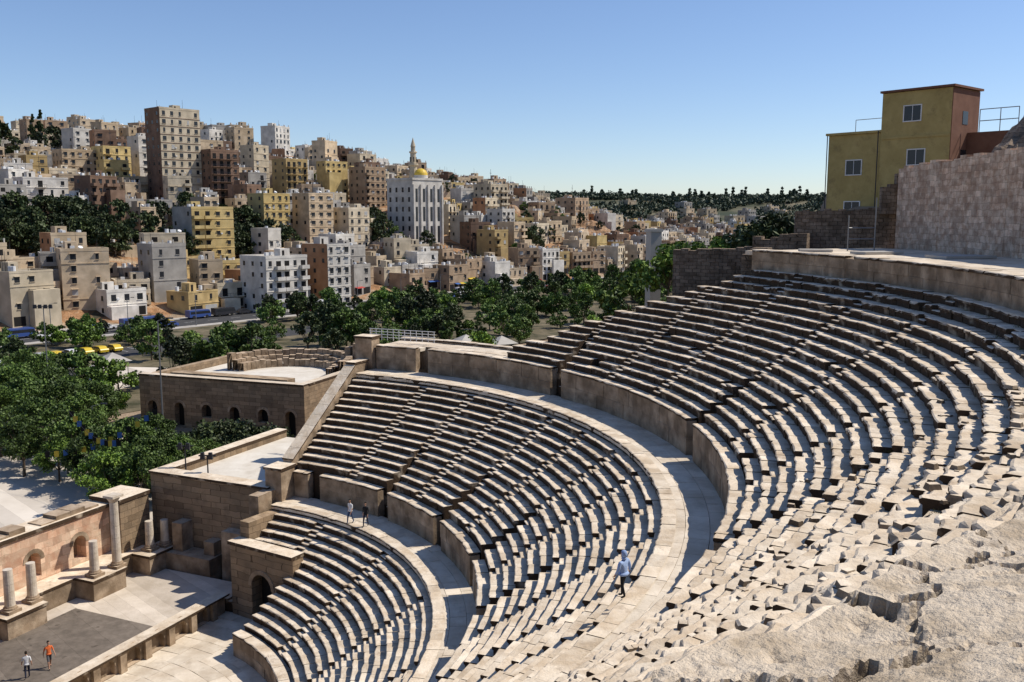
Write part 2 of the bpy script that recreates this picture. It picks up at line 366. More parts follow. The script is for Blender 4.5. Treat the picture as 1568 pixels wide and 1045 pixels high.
def arch_wall(mb,x0,x1,yf,th,z0,z1,arches,m,depth=.8,inner=DARK):
    cur=x0
    for (xc,w,zb,zs) in sorted(arches):
        a,b=xc-w/2,xc+w/2
        mb.box(cur,a,yf,yf+th,z0,z1,m)
        if zb>z0: mb.box(a,b,yf,yf+th,z0,zb,m)
        n=8; pts=[(xc-w/2*math.cos(math.pi*i/n),zs+w/2*math.sin(math.pi*i/n)) for i in range(n+1)]
        for i in range(n):
            (xa,za),(xb,zb2)=pts[i],pts[i+1]
            mb.quad([(xa,yf,za),(xb,yf,zb2),(xb,yf,z1),(xa,yf,z1)],m)
            mb.quad([(xa,yf,za),(xa,yf+th,za),(xb,yf+th,zb2),(xb,yf,zb2)],m)
        mb.quad([(a,yf,z1),(b,yf,z1),(b,yf+th,z1),(a,yf+th,z1)],m)
        mb.quad([(a,yf+depth,zb),(b,yf+depth,zb),(b,yf+depth,zs+w/2),(a,yf+depth,zs+w/2)],inner)
        for i in range(n):
            (xa,za),(xb,zb2)=pts[i],pts[i+1]; k=1+.32/(w/2)
            o=lambda x,z:(xc+(x-xc)*k,yf-.05,zs+(z-zs)*k)
            mb.quad([(xa,yf-.05,za),(xb,yf-.05,zb2),o(xb,zb2),o(xa,za)],LIME2)
            mb.quad([o(xa,za),o(xb,zb2),(o(xb,zb2)[0],yf,o(xb,zb2)[2]),(o(xa,za)[0],yf,o(xa,za)[2])],LIME2)
        cur=b
    mb.box(cur,x1,yf,yf+th,z0,z1,m)
mb=MB()
pA=P(19.75,24.0);pB=P(19.75,39.6)
ang=math.atan2(pB[1]-pA[1],pB[0]-pA[0]); Lw=math.hypot(pB[0]-pA[0],pB[1]-pA[1])
mb.T(pA[0],pA[1],0,ang)
arch_wall(mb,-.6,Lw+.3,-.15,1.0,0,Z1-7*.44+1.25,[(2.5,2.0,0,2.6)],ASH,depth=.95)
mb.box(-.7,Lw+.35,-.3,.9,Z1-7*.44+1.25,Z1-7*.44+1.5,LIME)
mb.box(-.6,.3,.85,5.0,0,Z1-.4,ASH)
mb.obj('parodos_vault')
# ------------------------------------------------------------ stage
mb=MB(CX,CY,0,-PHI)
def S(n0,n1,c0,c1,z0,z1,m,t=0): mb.box(-n1,-n0,c0,c1,z0,z1,m,taper=t)
PAVB=mat('stage_paving',(.52,.455,.37),(.68,.61,.52),scale=.5,bump=.4,bscale=5,course=(1.4,.9,.7))
S(1.6,13,-30,22.5,-.5,.96,PAVB); S(-10,1.6,15.5,25,-.5,-.03,PAVB)
mb.obj('stage_floor')
mb=MB(CX,CY,0,-PHI); S(2.4,9.8,-25,14,.964,1.06,DECK); mb.obj('wooden_stage_deck')
mb=MB(CX,CY,0,-PHI+math.pi/2)
ar=[(c,1.15,.05,.65) for c in np.arange(-8,19,2.1)]
arch_wall(mb,-10,19.6,1.15,.42,0,1.35,ar,LIME2,depth=.38,inner=LIME2)
for c in np.arange(-9.05,20,2.1): mb.box(c-.26,c+.26,.85,1.09,0,1.34,LIME2)
mb.box(-10.1,19.7,.75,1.75,1.355,1.5,LIME)
mb.obj('pulpitum_wall')
mb=MB(CX,CY,0,-PHI)
for i in range(6): S(-.75+i*.36,1.58,19.8,23.6,.02+.16*i,.16*i+.18,LIME)
mb.obj('stage_steps')
mb=MB(CX,CY,0,-PHI+math.pi/2)
arches=[(c,1.15,2.9,4.2) for c in (2,6,9.6,13.6,17.6)]
arch_wall(mb,-20,20.5,13.2,1.6,.9,6.2,arches,PINK,depth=1.0,inner=LIME2)
mb.box(-20,20.6,13.05,15.2,6.2,6.5,LIME)
rnd=random.Random(9)
for c in np.arange(-18,20,1.3):
    h=rnd.uniform(-.1,.55)
    if h>0: mb.box(c,c+1.28,13.3,14.7,6.5,6.5+h,LIME2)
mb.box(-20,22.5,11.4,13.2,.9,2.4,LIME2)
for c in (3.0,10.0,17.0,22.4):
    mb.box(c-1.5,c+1.5,9.6,11.42,.95,2.35,LIME2); mb.box(c-1.6,c+1.6,9.5,11.45,2.35,2.55,LIME)
mb.box(-20,22.6,11.3,13.25,2.4,2.56,LIME)
mb.box(20.5,23.5,12.0,15,.9,6.6,ASH); mb.box(20.4,23.6,11.9,15.1,6.6,6.9,LIME)
mb.obj('stage_wall')
COLM=mat('column_stone',(.46,.38,.28),(.66,.58,.48),scale=1.2,bump=.6,bscale=7)
def column(name,c,n,z,h,r=.34,cap=False):
    x,y=CN(c,n); q=MB()
    q.box(-r*1.45,r*1.45,-r*1.45,r*1.45,0,.22,LIME2); q.cyl(0,0,.22,.36,r*1.35,r*1.3,LIME2,16); q.cyl(0,0,.36,.48,r*1.12,r*1.05,LIME2,16)
    m_=5
    for i in range(m_):
        a=.48+(h-.48)*i/m_; b=.48+(h-.48)*(i+1)/m_-.015
        q.cyl(0,0,a,b,r*(1-.12*i/m_),r*(1-.12*(i+1)/m_),COLM,16)
    if cap:
        q.cyl(0,0,h,h+.35,r*.9,r*1.5,COLM,16); q.box(-r*1.5,r*1.5,-r*1.5,r*1.5,h+.35,h+.52,COLM)
    o=q.obj(name); o.location=(x,y,z); o.rotation_euler=(0,0,-PHI); return o
for (c,n,z,h,cap) in [(9.4,10.4,2.55,3.0,0),(11.2,10.5,2.55,2.8,0),(4,10.5,2.55,3,0),(16.3,10.3,2.55,2.7,0),(18.3,10.2,2.55,5.1,1),(22.0,10.6,2.55,2.4,0),(23.2,10.2,2.55,2.2,0)]:
    column('stone_column',c,n,z,h,cap=bool(cap))
mb=MB(CX,CY,0,-PHI)
S(.8,12.6,24.4,25.6,-.5,8.0,ASH); S(.7,12.7,24.3,25.7,8.0,8.2,LIME)
S(11.6,12.6,25.6,41,-.5,8.0,ASH); S(11.5,12.7,25.7,41,8.0,8.2,LIME)
S(.9,11.6,25.6,41,6.5,7.4,ROOFT)
S(1.0,3.4,25.8,33,7.4,7.75,WHITE)
S(1.2,4.6,23.3,24.4,-.5,4.5,LIME2,.05)
mb.box(-9.4,-8.4,23.2,24.4,.9,4.6,LIME2); mb.box(-6.4,-5.4,23.4,24.4,.9,3.4,LIME2)
mb.box(-9.6,-5.2,22.6,24.4,.0,2.3,LIME2)
mb.obj('versura_building')
mb=MB(CX,CY,0,-PHI)
for i in range(12):
    mb.rod((-1.5+i*.6,40.6,Z2+2.2),(-1.5+i*.6,40.6,Z2+3.2),.03,.03,WHITE)
for z in (2.45,2.7,2.95,3.2): mb.rod((-1.6,40.6,Z2+z),(5.2,40.6,Z2+z),.03,.03,WHITE)
mb.obj('metal_railing')
# ------------------------------------------------------------ odeon
mb=MB(-49.6,121.5,1.2,math.atan2(-8.5,23.8))
arch_wall(mb,0,25.3,0,1.0,0,6.6,[(x,1.5,.1 if i%2 else 1.6,2.6) for i,x in enumerate((2,6.3,10.6,14.9,19.2,23.2))],ASH,depth=.9)
mb.box(0,25.3,-.12,1.1,6.6,6.85,LIME)
mb.box(24.3,25.3,1,22,0,6.6,ASH); mb.box(24.2,25.4,1.1,22,6.6,6.85,LIME)
mb.box(0,1,1,22,0,6.6,ASH); mb.box(0,25.3,22,23,0,6.6,ASH)
mb.box(1,24.3,1,22,5.2,5.6,ROOFT)
mb.box(4,22,1.4,3.2,5.6,7.0,ASH)
for rr,h in ((9.5,7.9),(8.6,7.2),(7.6,6.7)):
    n=26
    for i in range(n):
        a0=math.pi*i/n; a1=math.pi*(i+1)/n-.01
        q=[]
        for a in (a0,a1):
            for r2 in (rr-.9,rr):
                for z in (5.4,h+ (0.3*noise.noise(Vector((i*.7,rr,0))))): q.append(mb.p(14.5+r2*math.cos(a),12+r2*math.sin(a),z))
        A=[q[0],q[1],q[3],q[2]];B=[q[4],q[5],q[7],q[6]]
        for k in range(4): mb.face((A[k],A[(k+1)%4],B[(k+1)%4],B[k]),LIME2)
rnd=random.Random(3)
for i in range(60):
    x=24+rnd.uniform(-4.5,1);y=19+rnd.uniform(-2,2.5);s=rnd.uniform(.5,1.1); z=6.3+max(0,3.6-abs(x-22.5)*1.3)*rnd.random()**.6
    mb.box(x,x+s,y,y+s,5.5,z+s,LIME2,taper=.08)
mb.obj('odeon_building')
# ------------------------------------------------------------ right edge structures
mb=MB()
def wallseg(mb,A,B,th,z0,zA,zB,m,n=8,rag=0,seed=1):
    rnd=random.Random(seed); L=math.hypot(B[0]-A[0],B[1]-A[1]); ang=math.atan2(B[1]-A[1],B[0]-A[0]); mb.T(A[0],A[1],0,ang)
    for i in range(n):
        z=lerp(zA,zB,(i+.5)/n)+rnd.uniform(-rag,rag)
        mb.box(L*i/n,L*(i+1)/n-.003,rnd.uniform(-.02,.02),th+rnd.uniform(-.01,.01),z0,z,m)
    mb.T(0,0,0,0)
wallseg(mb,(30.6,20),(30.3,73.8),-1.2,24,33.6,32.6,BIGW,n=60,rag=.16,seed=2)
mb.obj('tall_retaining_wall')
mb=MB(); wallseg(mb,(23.3,77),(31,75),1.0,22,29.3,29.5,RUB,n=14,rag=.12,seed=3)
wallseg(mb,(29.4,74.6),(31.5,74.2),1.0,29,31.2,32.3,RUB,n=4,rag=.35,seed=4); mb.obj('rubble_wall')
mb=MB(); wallseg(mb,(13.5,78),(19.6,76),1.2,14,26.0,26.3,RUB,n=10,rag=.1,seed=5); wallseg(mb,(19.6,76),(23.4,74),1.2,16,27.0,27.4,RUB,n=6,rag=.3,seed=6)
wallseg(mb,(18,68),(20.4,73),1.2,18,26.1,26.6,RUB,n=6,rag=.25,seed=7); mb.obj('broken_stone_wall')
mb=MB(14.6,96,0,.3); mb.box(-.6,.6,-.6,.6,10,27.2,CONC); mb.box(-.7,.7,-.7,.7,27.2,27.5,CONC); mb.obj('stone_pier')
mb=MB()
for (x,y) in ((24.5,68),(26.6,68.4)):
    mb.rod((x,y,26.3),(x,y,28.9 if x<25 else 30.2),.05,.05,METAL)
mb.rod((24.5,68,28.0),(26.6,68.4,28.0),.04,.04,METAL); mb.rod((24.5,68,27.2),(26.6,68.4,27.2),.04,.04,METAL)
mb.obj('metal_handrail')
mb=MB()
for (x,y,w,d,rz) in ((24.3,62,3,1.6,.3),(27,56,3.4,2,.2),(21.5,66,2.2,1.4,-.2)):
    mb.T(x,y,ZT+.83,rz); mb.box(-w/2,w/2,-d/2,d/2,0,.16,CONC)
mb.obj('stone_slabs')
def rockmound(name,x0,x1,y0,y1,fn,m,nx=40,ny=40,amp=.6,sc=.6,seed=0):
    b=MB()
    for j in range(ny+1):
        for i in range(nx+1):
            x=lerp(x0,x1,i/nx);y=lerp(y0,y1,j/ny)
            z=fn(x,y)+amp*noise.fractal(Vector((x*sc,y*sc,seed)),.8,2,5)
            b.v.append((x,y,z))
    for j in range(ny):
        for i in range(nx): b.f.append((j*(nx+1)+i,j*(nx+1)+i+1,(j+1)*(nx+1)+i+1,(j+1)*(nx+1)+i)); b.m.append(0)
    b.mats=[m]; return b.obj(name)
rockmound('rubble_slope',31.5,60,48,84,lambda x,y: 32+ (x-31.5)*1.15 - max(0,y-64)*.7-max(0,60-y)*.05,RUB,60,60,1.0,.7,4)
RHILL=mat('cliff_rock',(.10,.07,.045),(.40,.23,.12),col3=(.44,.34,.24),scale=.25,bump=1,bscale=.8,bdist=.8,dirt_shade=(.06,.045,.03),dirt_shade_amt=1)
def cl_fn(x,y):
    m,e=town(x,y); k=sst(300,340,e)*(1-sst(450,500,e))*sst(14,24,m)*(1-sst(80,100,m))
    t=abs(noise.noise(Vector((x*.06,y*.06,7))))*11
    return ground(x,y)-1.2+k*(t)-(1-k)*6
rockmound('rocky_outcrop',-30,150,350,520,cl_fn,RHILL,150,140,2.2,.22,3)
OCH=mat('ochre_plaster',(.36,.27,.10),(.46,.35,.14),scale=.5,bump=.2,stain=((.22,.16,.07),.7,.7))
BRN=mat('brown_plaster',(.14,.065,.04),(.19,.095,.06),scale=.6,bump=.2)
def winbox(b,x,yf,z,w,h,fr=WHITE):
    b.box(x-w/2,x+w/2,yf-.02,yf+.25,z,z+h,GLASS)
    b.box(x-w/2-.12,x+w/2+.12,yf-.1,yf+.1,z-.12,z-.003,fr); b.box(x-w/2-.12,x+w/2+.12,yf-.1,yf+.1,z+h+.003,z+h+.12,fr)
    b.box(x-.03,x+.03,yf-.05,yf-.021,z,z+h,fr); 
    for sx in (-1,1): b.box(x+sx*(w/2+.06)-.06,x+sx*(w/2+.06)+.06,yf-.08,yf+.1,z,z+h,fr)
mb=MB(50,108,0,R_(-50))
mb.box(-8.4,0,0,6.8,22,43.3,OCH); mb.box(.004,.08,.03,6.77,22,43.25,BRN)
mb.box(-8.6,.35,-.3,7.1,43.35,43.6,BRN)
mb.box(-8.35,-.05,-.1,-.002,37.9,38.2,OCH)
mb.box(-15.6,-8.42,.4,7.5,22,38.8,OCH); mb.box(-15.9,-8.42,.1,7.8,38.82,39.1,OCH)
for (x,z) in ((-4.6,39.9),(-3.9,34.8)): winbox(mb,x,0,z,2.0,1.7)
for (x,z) in ((-12,33.9),(-12,28.8)): winbox(mb,x,.4,z,2.0,1.7)
mb.box(.05,.12,2.6,3.9,39.3,40.8,GLASS); mb.box(.05,.12,2.6,3.9,34.9,36.4,GLASS)
mb.rod((-8.7,-.1,24),(-8.7,-.1,39),.06,.06,DMETAL); mb.rod((-15.7,.2,24),(-15.7,.2,39),.06,.06,DMETAL)
for x in (-13.5,-10): mb.rod((x,3,39),(x,3,40.8),.04,.04,METAL)
mb.rod((-13.5,3,40.8),(-10,3,40.8),.04,.04,METAL)
mb.box(.1,6,4,9,22,38.4,BRN)
for x in (1.2,3.5,5.5): mb.rod((x,4.5,38.4),(x,4.5,41.0),.05,.05,METAL)
mb.rod((1.2,4.5,41),(5.5,4.5,41),.05,.05,METAL); mb.rod((1.2,4.5,39.7),(5.5,4.5,39.7),.05,.05,METAL)
mb.obj('ochre_house')
# ------------------------------------------------------------ town houses
WALLC=[('cream',(.60,.50,.35),(.68,.58,.43)),('beige',(.50,.39,.26),(.58,.47,.34)),('ochre',(.48,.34,.15),(.55,.41,.20)),('white',(.68,.63,.55),(.76,.72,.65)),
 ('tan',(.40,.28,.18),(.48,.36,.24)),('brown',(.19,.115,.075),(.26,.17,.12)),('yellow',(.60,.44,.18),(.66,.51,.24)),('grey',(.38,.35,.31),(.46,.43,.38)),('sand',(.55,.42,.27),(.63,.50,.35)),('orange',(.44,.22,.11),(.52,.29,.16))]
WM={k:mat('wall_'+k,a,b,scale=.12,bump=.15,bscale=3,dirt_shade=tuple(.45*q for q in a),dirt_shade_amt=.6,rand=.2,dscale=.35) for k,a,b in WALLC}
ROOF=mat('roof_screed',(.36,.33,.29),(.52,.48,.43),scale=.3,rand=.2)
SHUT=mat('shutter',(.30,.30,.29),(.42,.41,.39),scale=.5)
TANK=mat('water_tank',(.55,.55,.54),(.66,.66,.65),scale=1)
ORNG=WM['orange']
AWN=[mat('awning_'+n,c) for n,c in (('red',(.35,.05,.04)),('blue',(.05,.12,.32)),('green',(.05,.2,.1)),('yellow',(.55,.4,.05)))]
def house(name,x,y,z,w,d,st,rot,wm,seed,sh=3.1,shop=False,big=False,sidewm=None,bal=.35,found=10):
    rnd=random.Random(seed); b=MB(x,y,z,rot); H=st*sh; sm=sidewm or wm
    X0,X1=-w/2,w/2
    b.box(X0,X1,0,d,-found,H,wm,bottom=False)
    if sidewm: b.box(X0-.05,X0-.003,0.05,d-.05,-found,H-.02,sm)
    t=.22; ph=rnd.choice((.5,.8,1.0))
    b.box(X0-.06,X1+.06,-.06,t,H+.002,H+ph,wm); b.box(X0-.06,X1+.06,d-t,d+.06,H+.002,H+ph,wm); b.box(X0-.06,X0+t,t+.002,d-t-.002,H+.002,H+ph,sm); b.box(X1-t,X1+.06,t+.002,d-t-.002,H+.002,H+ph,wm)
    b.box(X0+t,X1-t,t,d-t,H+.003,H+.05,ROOF)
    pitch=rnd.choice((2.6,3.1,3.6,4.2)) if not big else rnd.choice((2.6,3.0)); ww=rnd.uniform(1.0,1.7); wh=rnd.uniform(1.3,1.7); ncol=max(2,int((w-.8)/pitch)); sp=w/ncol
    style=rnd.random(); lintel=rnd.random()<.6; miss=rnd.choice((.08,.2,.35)) if not big else .05
    balc=[i for i in range(ncol) if rnd.random()<bal]
    for s in range(st):
        zb=s*sh
        if rnd.random()<.5 or big: b.box(X0-.12,X1+.12,-.14,-.003,zb-.12,zb+.1,sm if style<.3 else wm)
        for i in range(ncol):
            xc=X0+sp*(i+.5)
            if shop and s==0:
                b.box(xc-sp*.4,xc+sp*.4,-.02,.1,.1,2.4,DARK if rnd.random()<.6 else SHUT)
                if rnd.random()<.5: 
                    a=rnd.choice(AWN); b.quad([(xc-sp*.45,-.02,2.75),(xc+sp*.45,-.02,2.75),(xc+sp*.45,-1.3,2.35),(xc-sp*.45,-1.3,2.35)],a)
                continue
            if i in balc:
                b.box(xc-.8,xc+.8,-.025,.1,zb+.15,zb+2.4,DARK)
                b.box(xc-sp*.46,xc+sp*.46,-1.4,-.004,zb-.05,zb+.12,wm)
                if style<.6: b.box(xc-sp*.46,xc+sp*.46,-1.4,-1.27,zb+.12,zb+1.0,wm); b.box(xc-sp*.46,xc-sp*.46+.1,-1.27,-.004,zb+.12,zb+1.0,wm); b.box(xc+sp*.46-.1,xc+sp*.46,-1.27,-.004,zb+.12,zb+1.0,wm)
                else:
                    for k in range(5): 
                        xx=xc-sp*.44+k*sp*.88/4; b.box(xx-.03,xx+.03,-1.37,-1.31,zb+.12,zb+.98,DMETAL)
                    b.box(xc-sp*.46,xc+sp*.46,-1.38,-1.30,zb+.98,zb+1.06,DMETAL)
            elif rnd.random()>miss:
                w2=ww*rnd.choice((.7,1,1,1.2))
                b.box(xc-w2/2,xc+w2/2,-.03,.1,zb+.95,zb+.95+wh,GLASS if rnd.random()<.85 else SHUT)
                b.box(xc-w2/2-.1,xc+w2/2+.1,-.2,-.004,zb+.83,zb+.94,wm)
                if lintel: b.box(xc-w2/2-.2,xc+w2/2+.2,-.5,-.004,zb+.97+wh,zb+1.1+wh,wm)
                if rnd.random()<.1: b.box(xc+w2/2+.12,xc+w2/2+.7,-.35,-.005,zb+1.2,zb+1.65,TANK)
        nc=max(1,int(d/3.6))
        for side in (-1,1):
            for i in range(nc):
                if rnd.random()<(.55 if not big else .8):
                    yc=d*(i+.5)/nc; xs_=X0 if side<0 else X1; a_=.06 if sidewm and side<0 else .03
                    b.box(min(xs_+side*a_,xs_-side*.1),max(xs_+side*a_,xs_-side*.1),yc-.55,yc+.55,zb+1.0,zb+2.3,GLASS)
                    b.box(min(xs_+side*.18,xs_),max(xs_+side*.18,xs_),yc-.65,yc+.65,zb+.86,zb+.985,sm)
    if rnd.random()<.65:
        bx=rnd.uniform(X0+1,X1-3.6) if w>6 else X0+.8; b.box(bx,bx+rnd.uniform(2.4,3.6),d*.45,d*.45+3,H+.05,H+2.5,wm); b.box(bx+.6,bx+1.4,d*.45-.03,d*.45+.1,H+.1,H+2.0,DARK)
    for k in range(rnd.randint(1,4)):
        tx=rnd.uniform(X0+1,X1-1); ty=rnd.uniform(1,d-1)
        if rnd.random()<.5: b.cyl(tx,ty,H+.4,H+1.6,.55,.55,TANK,9)
        else: b.box(tx-.5,tx+.5,ty-.5,ty+.5,H+.4,H+1.4,TANK)
        b.box(tx-.5,tx-.42,ty-.5,ty-.42,H+.05,H+.4,DMETAL); b.box(tx+.42,tx+.5,ty+.42,ty+.5,H+.05,H+.4,DMETAL)
    for k in range(rnd.randint(0,3)):
        tx=rnd.uniform(X0+1,X1-1); b.rod((tx,d*.5,H),(tx,d*.5,H+rnd.uniform(2,5.5)),.07,.04,DMETAL,4)
    if big and rnd.random()<.5:
        tx=0; b.rod((tx,d*.5,H),(tx,d*.5,H+8),.12,.06,DMETAL,5); b.box(tx-.6,tx+.6,d*.5-.05,d*.5+.05,H+6,H+6.2,DMETAL)
    if rnd.random()<.4:
        for tx in np.linspace(X0+.3,X1-.3,4): b.box(tx-.15,tx+.15,.3,.6,H+ph,H+ph+1.0,CONC)
    if not big and rnd.random()<.5:
        ew=w*rnd.uniform(.35,.7); ex=rnd.choice((X0,X1-ew)); eh=max(1,st-rnd.randint(1,2))*sh*.9
        b.box(ex,ex+ew,-rnd.uniform(2,4),-1.45 if balc else -.21,-found,eh,wm)
    if rnd.random()<.3:
        tx=rnd.uniform(X0+1,X1-1); b.rod((tx,1.2,H+.6),(tx+.1,.9,H+1.1),.55,.6,WHITE,10)
    return b.obj(name)
ROT=math.atan2(EY,EX)
LM=[]
def lm(name,s,y,w,d,st,wm,sh=3.1,rot=None,**k):
    x=(s-784)/1420*y*1.0; z=ground(x,y); LM.append((x,y,max(w,d)*.62)); return house(name,x,y,z,w,d,st,(ROT if rot is None else rot),WM[wm],int(s*7+y),sh,**k)
lm('high_rise_building',287,385,17.5,12,12,'cream',sh=3.3,rot=.85,big=True,sidewm=WM['brown'],bal=.3)
lm('apartment_block',352,392,13,11,8,'brown',rot=.85,big=True,bal=.8,sidewm=WM['brown'])
lm('apartment_block',330,303,15,12,6,'yellow',rot=.85,sidewm=WM['grey'],bal=.4,big=True)
lm('apartment_block',440,266,14,13,5,'white',rot=.85,sidewm=WM['white'],bal=.3,big=True)
lm('apartment_block',520,283,9,12,6,'white',rot=.9,sidewm=ORNG,bal=.3,big=True)
lm('apartment_block',428,352,12,10,6,'yellow',rot=.9,bal=.2,big=True)
lm('apartment_block',495,362,12,10,6,'sand',rot=.9,bal=.3,big=True)
lm('apartment_block',552,372,11,10,5,'cream',rot=.9,bal=.5,big=True)
lm('apartment_block',460,420,12,10,7,'ochre',rot=.9,bal=.3,big=True)
lm('apartment_block',135,395,15,11,5,'sand',rot=.8,bal=.5,big=True)
lm('apartment_block',190,400,12,11,6,'yellow',rot=.85,bal=.5,big=True)
lm('apartment_block',80,330,15,11,4,'white',rot=.8,bal=.4,big=True)
lm('apartment_block',578,440,13,11,6,'tan',rot=.9,bal=.3,big=True)
lm('apartment_block',765,455,13,11,5,'cream',rot=.9,bal=.3,big=True)
lm('apartment_block',890,500,15,12,4,'tan',rot=1.0,bal=.3,big=True)
lm('apartment_block',768,395,9,10,4,'ochre',rot=.9,bal=.3)
mx_,my_=-35.5,395.0; mz=ground(mx_,my_)-1; LM.append((mx_,my_,17))
b=MB(mx_,my_,mz,.85); WW=WM['white']
b.box(-8.5,8.5,0,16,-8,28,WW,bottom=False); b.box(-8.8,8.8,-.3,16.3,28,28.9,WW)
for i in range(4):
    xc=-6.3+i*4.2
    b.box(xc-.6,xc+.6,-.06,.1,2,9,GLASS); b.box(xc-.6,xc+.6,-.06,.1,11,17,GLASS); b.box(xc-.6,xc+.6,-.06,.1,19,24.5,GLASS)
for i in range(5):
    xc=-8.2+i*4.1; b.box(xc-.35,xc+.35,-.7,-.004,0,26.2,WW)
for i in range(4):
    yc=2.2+i*3.9
    for z in (3,7,11,15,19,23): b.box(-8.55,-8.4,yc-.6,yc+.6,z,z+2,GLASS); b.box(8.4,8.55,yc-.6,yc+.6,z,z+2,GLASS)
GOLD=mat('gold_dome',(.62,.42,.05),rough=.45)
for k in range(6):
    a0=math.pi/2*k/6;a1=math.pi/2*(k+1)/6; b.cyl(0,4,30.2+2.9*math.sin(a0),30.2+2.9*math.sin(a1),2.9*math.cos(a0)+.01,2.9*math.cos(a1)+.01,GOLD,20,cap=False)
b.cyl(0,4,28.9,30.2,3.0,3.0,WW,20)
TN=WM['cream']; u0,v0=.8,9.5
for (z0,z1,r0,r1) in ((28.9,34,1.8,1.5),(34,34.6,1.5,2.2),(34.6,35.3,2.2,2.2),(35.3,39.5,1.35,1.25),(39.5,39.9,1.25,1.75),(39.9,40.4,1.75,1.65),(40.4,42.4,1.0,.95),(42.4,46.2,1.15,.05)):
    b.cyl(u0,v0,z0,z1,r0,r1,TN,12)
for k in range(6):
    t=k*math.pi/3; b.box(u0+1.3*math.cos(t)-.15,u0+1.3*math.cos(t)+.15,v0+1.3*math.sin(t)-.15,v0+1.3*math.sin(t)+.15,36,38,DARK)
b.obj('mosque')
rnd=random.Random(21)
keys=['cream','beige','ochre','white','tan','brown','sand','grey','sand','beige','white','cream','tan','cream','beige','yellow','tan','grey','brown','sand','white']
m=9.0
while m<330:
    e=90+rnd.uniform(0,10)
    while e<660:
        w=rnd.uniform(6,12.5)
        M=m+217+rnd.uniform(-3.5,3.5)
        x=-.785*M+.62*e; y=.62*M+.785*e
        s=784+1420*x/max(y,1)
        ok= y>215 and -90<s<1180 and y<720
        rocky = (335<e<470 and 22<m<62)
        trees = (95<e<215 and 52<m<92)
        if rocky and rnd.random()<.55: ok=False
        if trees and rnd.random()<.8: ok=False
        if m>22 and e>520 and rnd.random()<.4: ok=False
        if rnd.random()<.08: ok=False
        for (lx,ly,lr) in LM:
            if math.hypot(x-lx,y-ly)<lr+5: ok=False
        if ok:
            if m<16: st=rnd.choice((2,2,3,3,4)); 
            elif e>340: st=rnd.choice((1,2,2,3))
            else: st=rnd.choice((1,2,2,3,3,4,5))
            if m>120 and e<330: st=rnd.choice((2,3,3,4,4,5,7))
            d=rnd.uniform(7,10)
            house('town_house',x,y,ground(x,y),w,d,st,ROT+rnd.uniform(-.4,.3),WM[rnd.choice(keys)],rnd.randint(0,10**6),rnd.uniform(2.9,3.2),shop=(m<16),sidewm=(ORNG if rnd.random()<.04 else None),bal=rnd.choice((0,.15,.35,.6)))
        e+=w+rnd.uniform(.4,3)
    m+=rnd.uniform(10,12.8)
# street
def streetpt(m_,e): M=m_+217; return (-.785*M+.62*e,.62*M+.785*e)
def strip(b,m0,m1,e0,e1,z,mt,th=None):
    A=[streetpt(m0,e0),streetpt(m1,e0),streetpt(m1,e1),streetpt(m0,e1)]
    q=[b.p(x,y,z) for x,y in A]; b.face(q[::-1],mt)
    if th:
        k=[b.p(x,y,z-th) for x,y in A]
        for i in range(4): b.face((q[i],q[(i+1)%4],k[(i+1)%4],k[i]),mt)
b=MB(); strip(b,-11,4,20,700,1.25,ASPH)
e=22
while e<700: strip(b,-3.6,-3.45,e,e+3,1.256,WHITE); e+=7
strip(b,-10.6,-10.45,20,700,1.256,WHITE)
strip(b,-46,-34,20,150,1.285,ASPH)      # car park behind the plaza
for k in range(28): strip(b,-40,-34.4,26+k*3,26+k*3+.12,1.292,WHITE)
b.obj('street')
b=MB(); strip(b,4,7.5,20,700,1.4,CONC,.3); strip(b,-14,-11,20,700,1.4,CONC,.3); b.obj('pavement')
GRASS=mat('park_ground',(.05,.048,.022),(.20,.16,.10),scale=.25,bump=.5,bscale=3)
b=MB(); strip(b,-95,-14.02,20,520,1.27,GRASS); b.obj('park_ground')
b=MB(); 
A=[(-150,72),(-38,76),(-24,92),(-40,108),(-52,116),(-95,135),(-160,120)]
b.face([b.p(x,y,1.285) for x,y in A],PLAZA)
b.face([b.p(x,y,1.289) for x,y in [(-20,178),(2,172),(8,180),(-16,189)]],PLAZA)
b.face([b.p(x,y,1.289) for x,y in [(-78,137),(-64,140),(-58,166),(-74,168)]],PLAZA)
b.obj('plaza_pavement')
# ------------------------------------------------------------ trees
def leaves(c,n,size,rng):
    k=rng.integers(0,len(c),n); d=rng.normal(size=(n,3)); d/=np.linalg.norm(d,axis=1)[:,None]
    rr=rng.random(n)**.45; pos=c[k][:,:3]+d*rr[:,None]*c[k][:,3:4]*np.array([1,1,.75])
    a=rng.normal(size=(n,3)); a/=np.linalg.norm(a,axis=1)[:,None]; bb=np.cross(a,rng.normal(size=(n,3))); bb/=np.linalg.norm(bb,axis=1)[:,None]
    s=size*rng.uniform(.6,1.3,n)[:,None]
    return np.stack([pos-a*s-bb*s*.5,pos+a*s*.2-bb*s*.7,pos+a*s+bb*s*.3,pos-a*s*.3+bb*s*.7],1).reshape(-1,3)
def addleaves(b,v,lm_):
    o=len(b.v); b.v+=[tuple(q) for q in v]; mi=b.mi(lm_); n=len(v)//4
    b.f+=[(o+4*i,o+4*i+1,o+4*i+2,o+4*i+3) for i in range(n)]; b.m+=[mi]*n
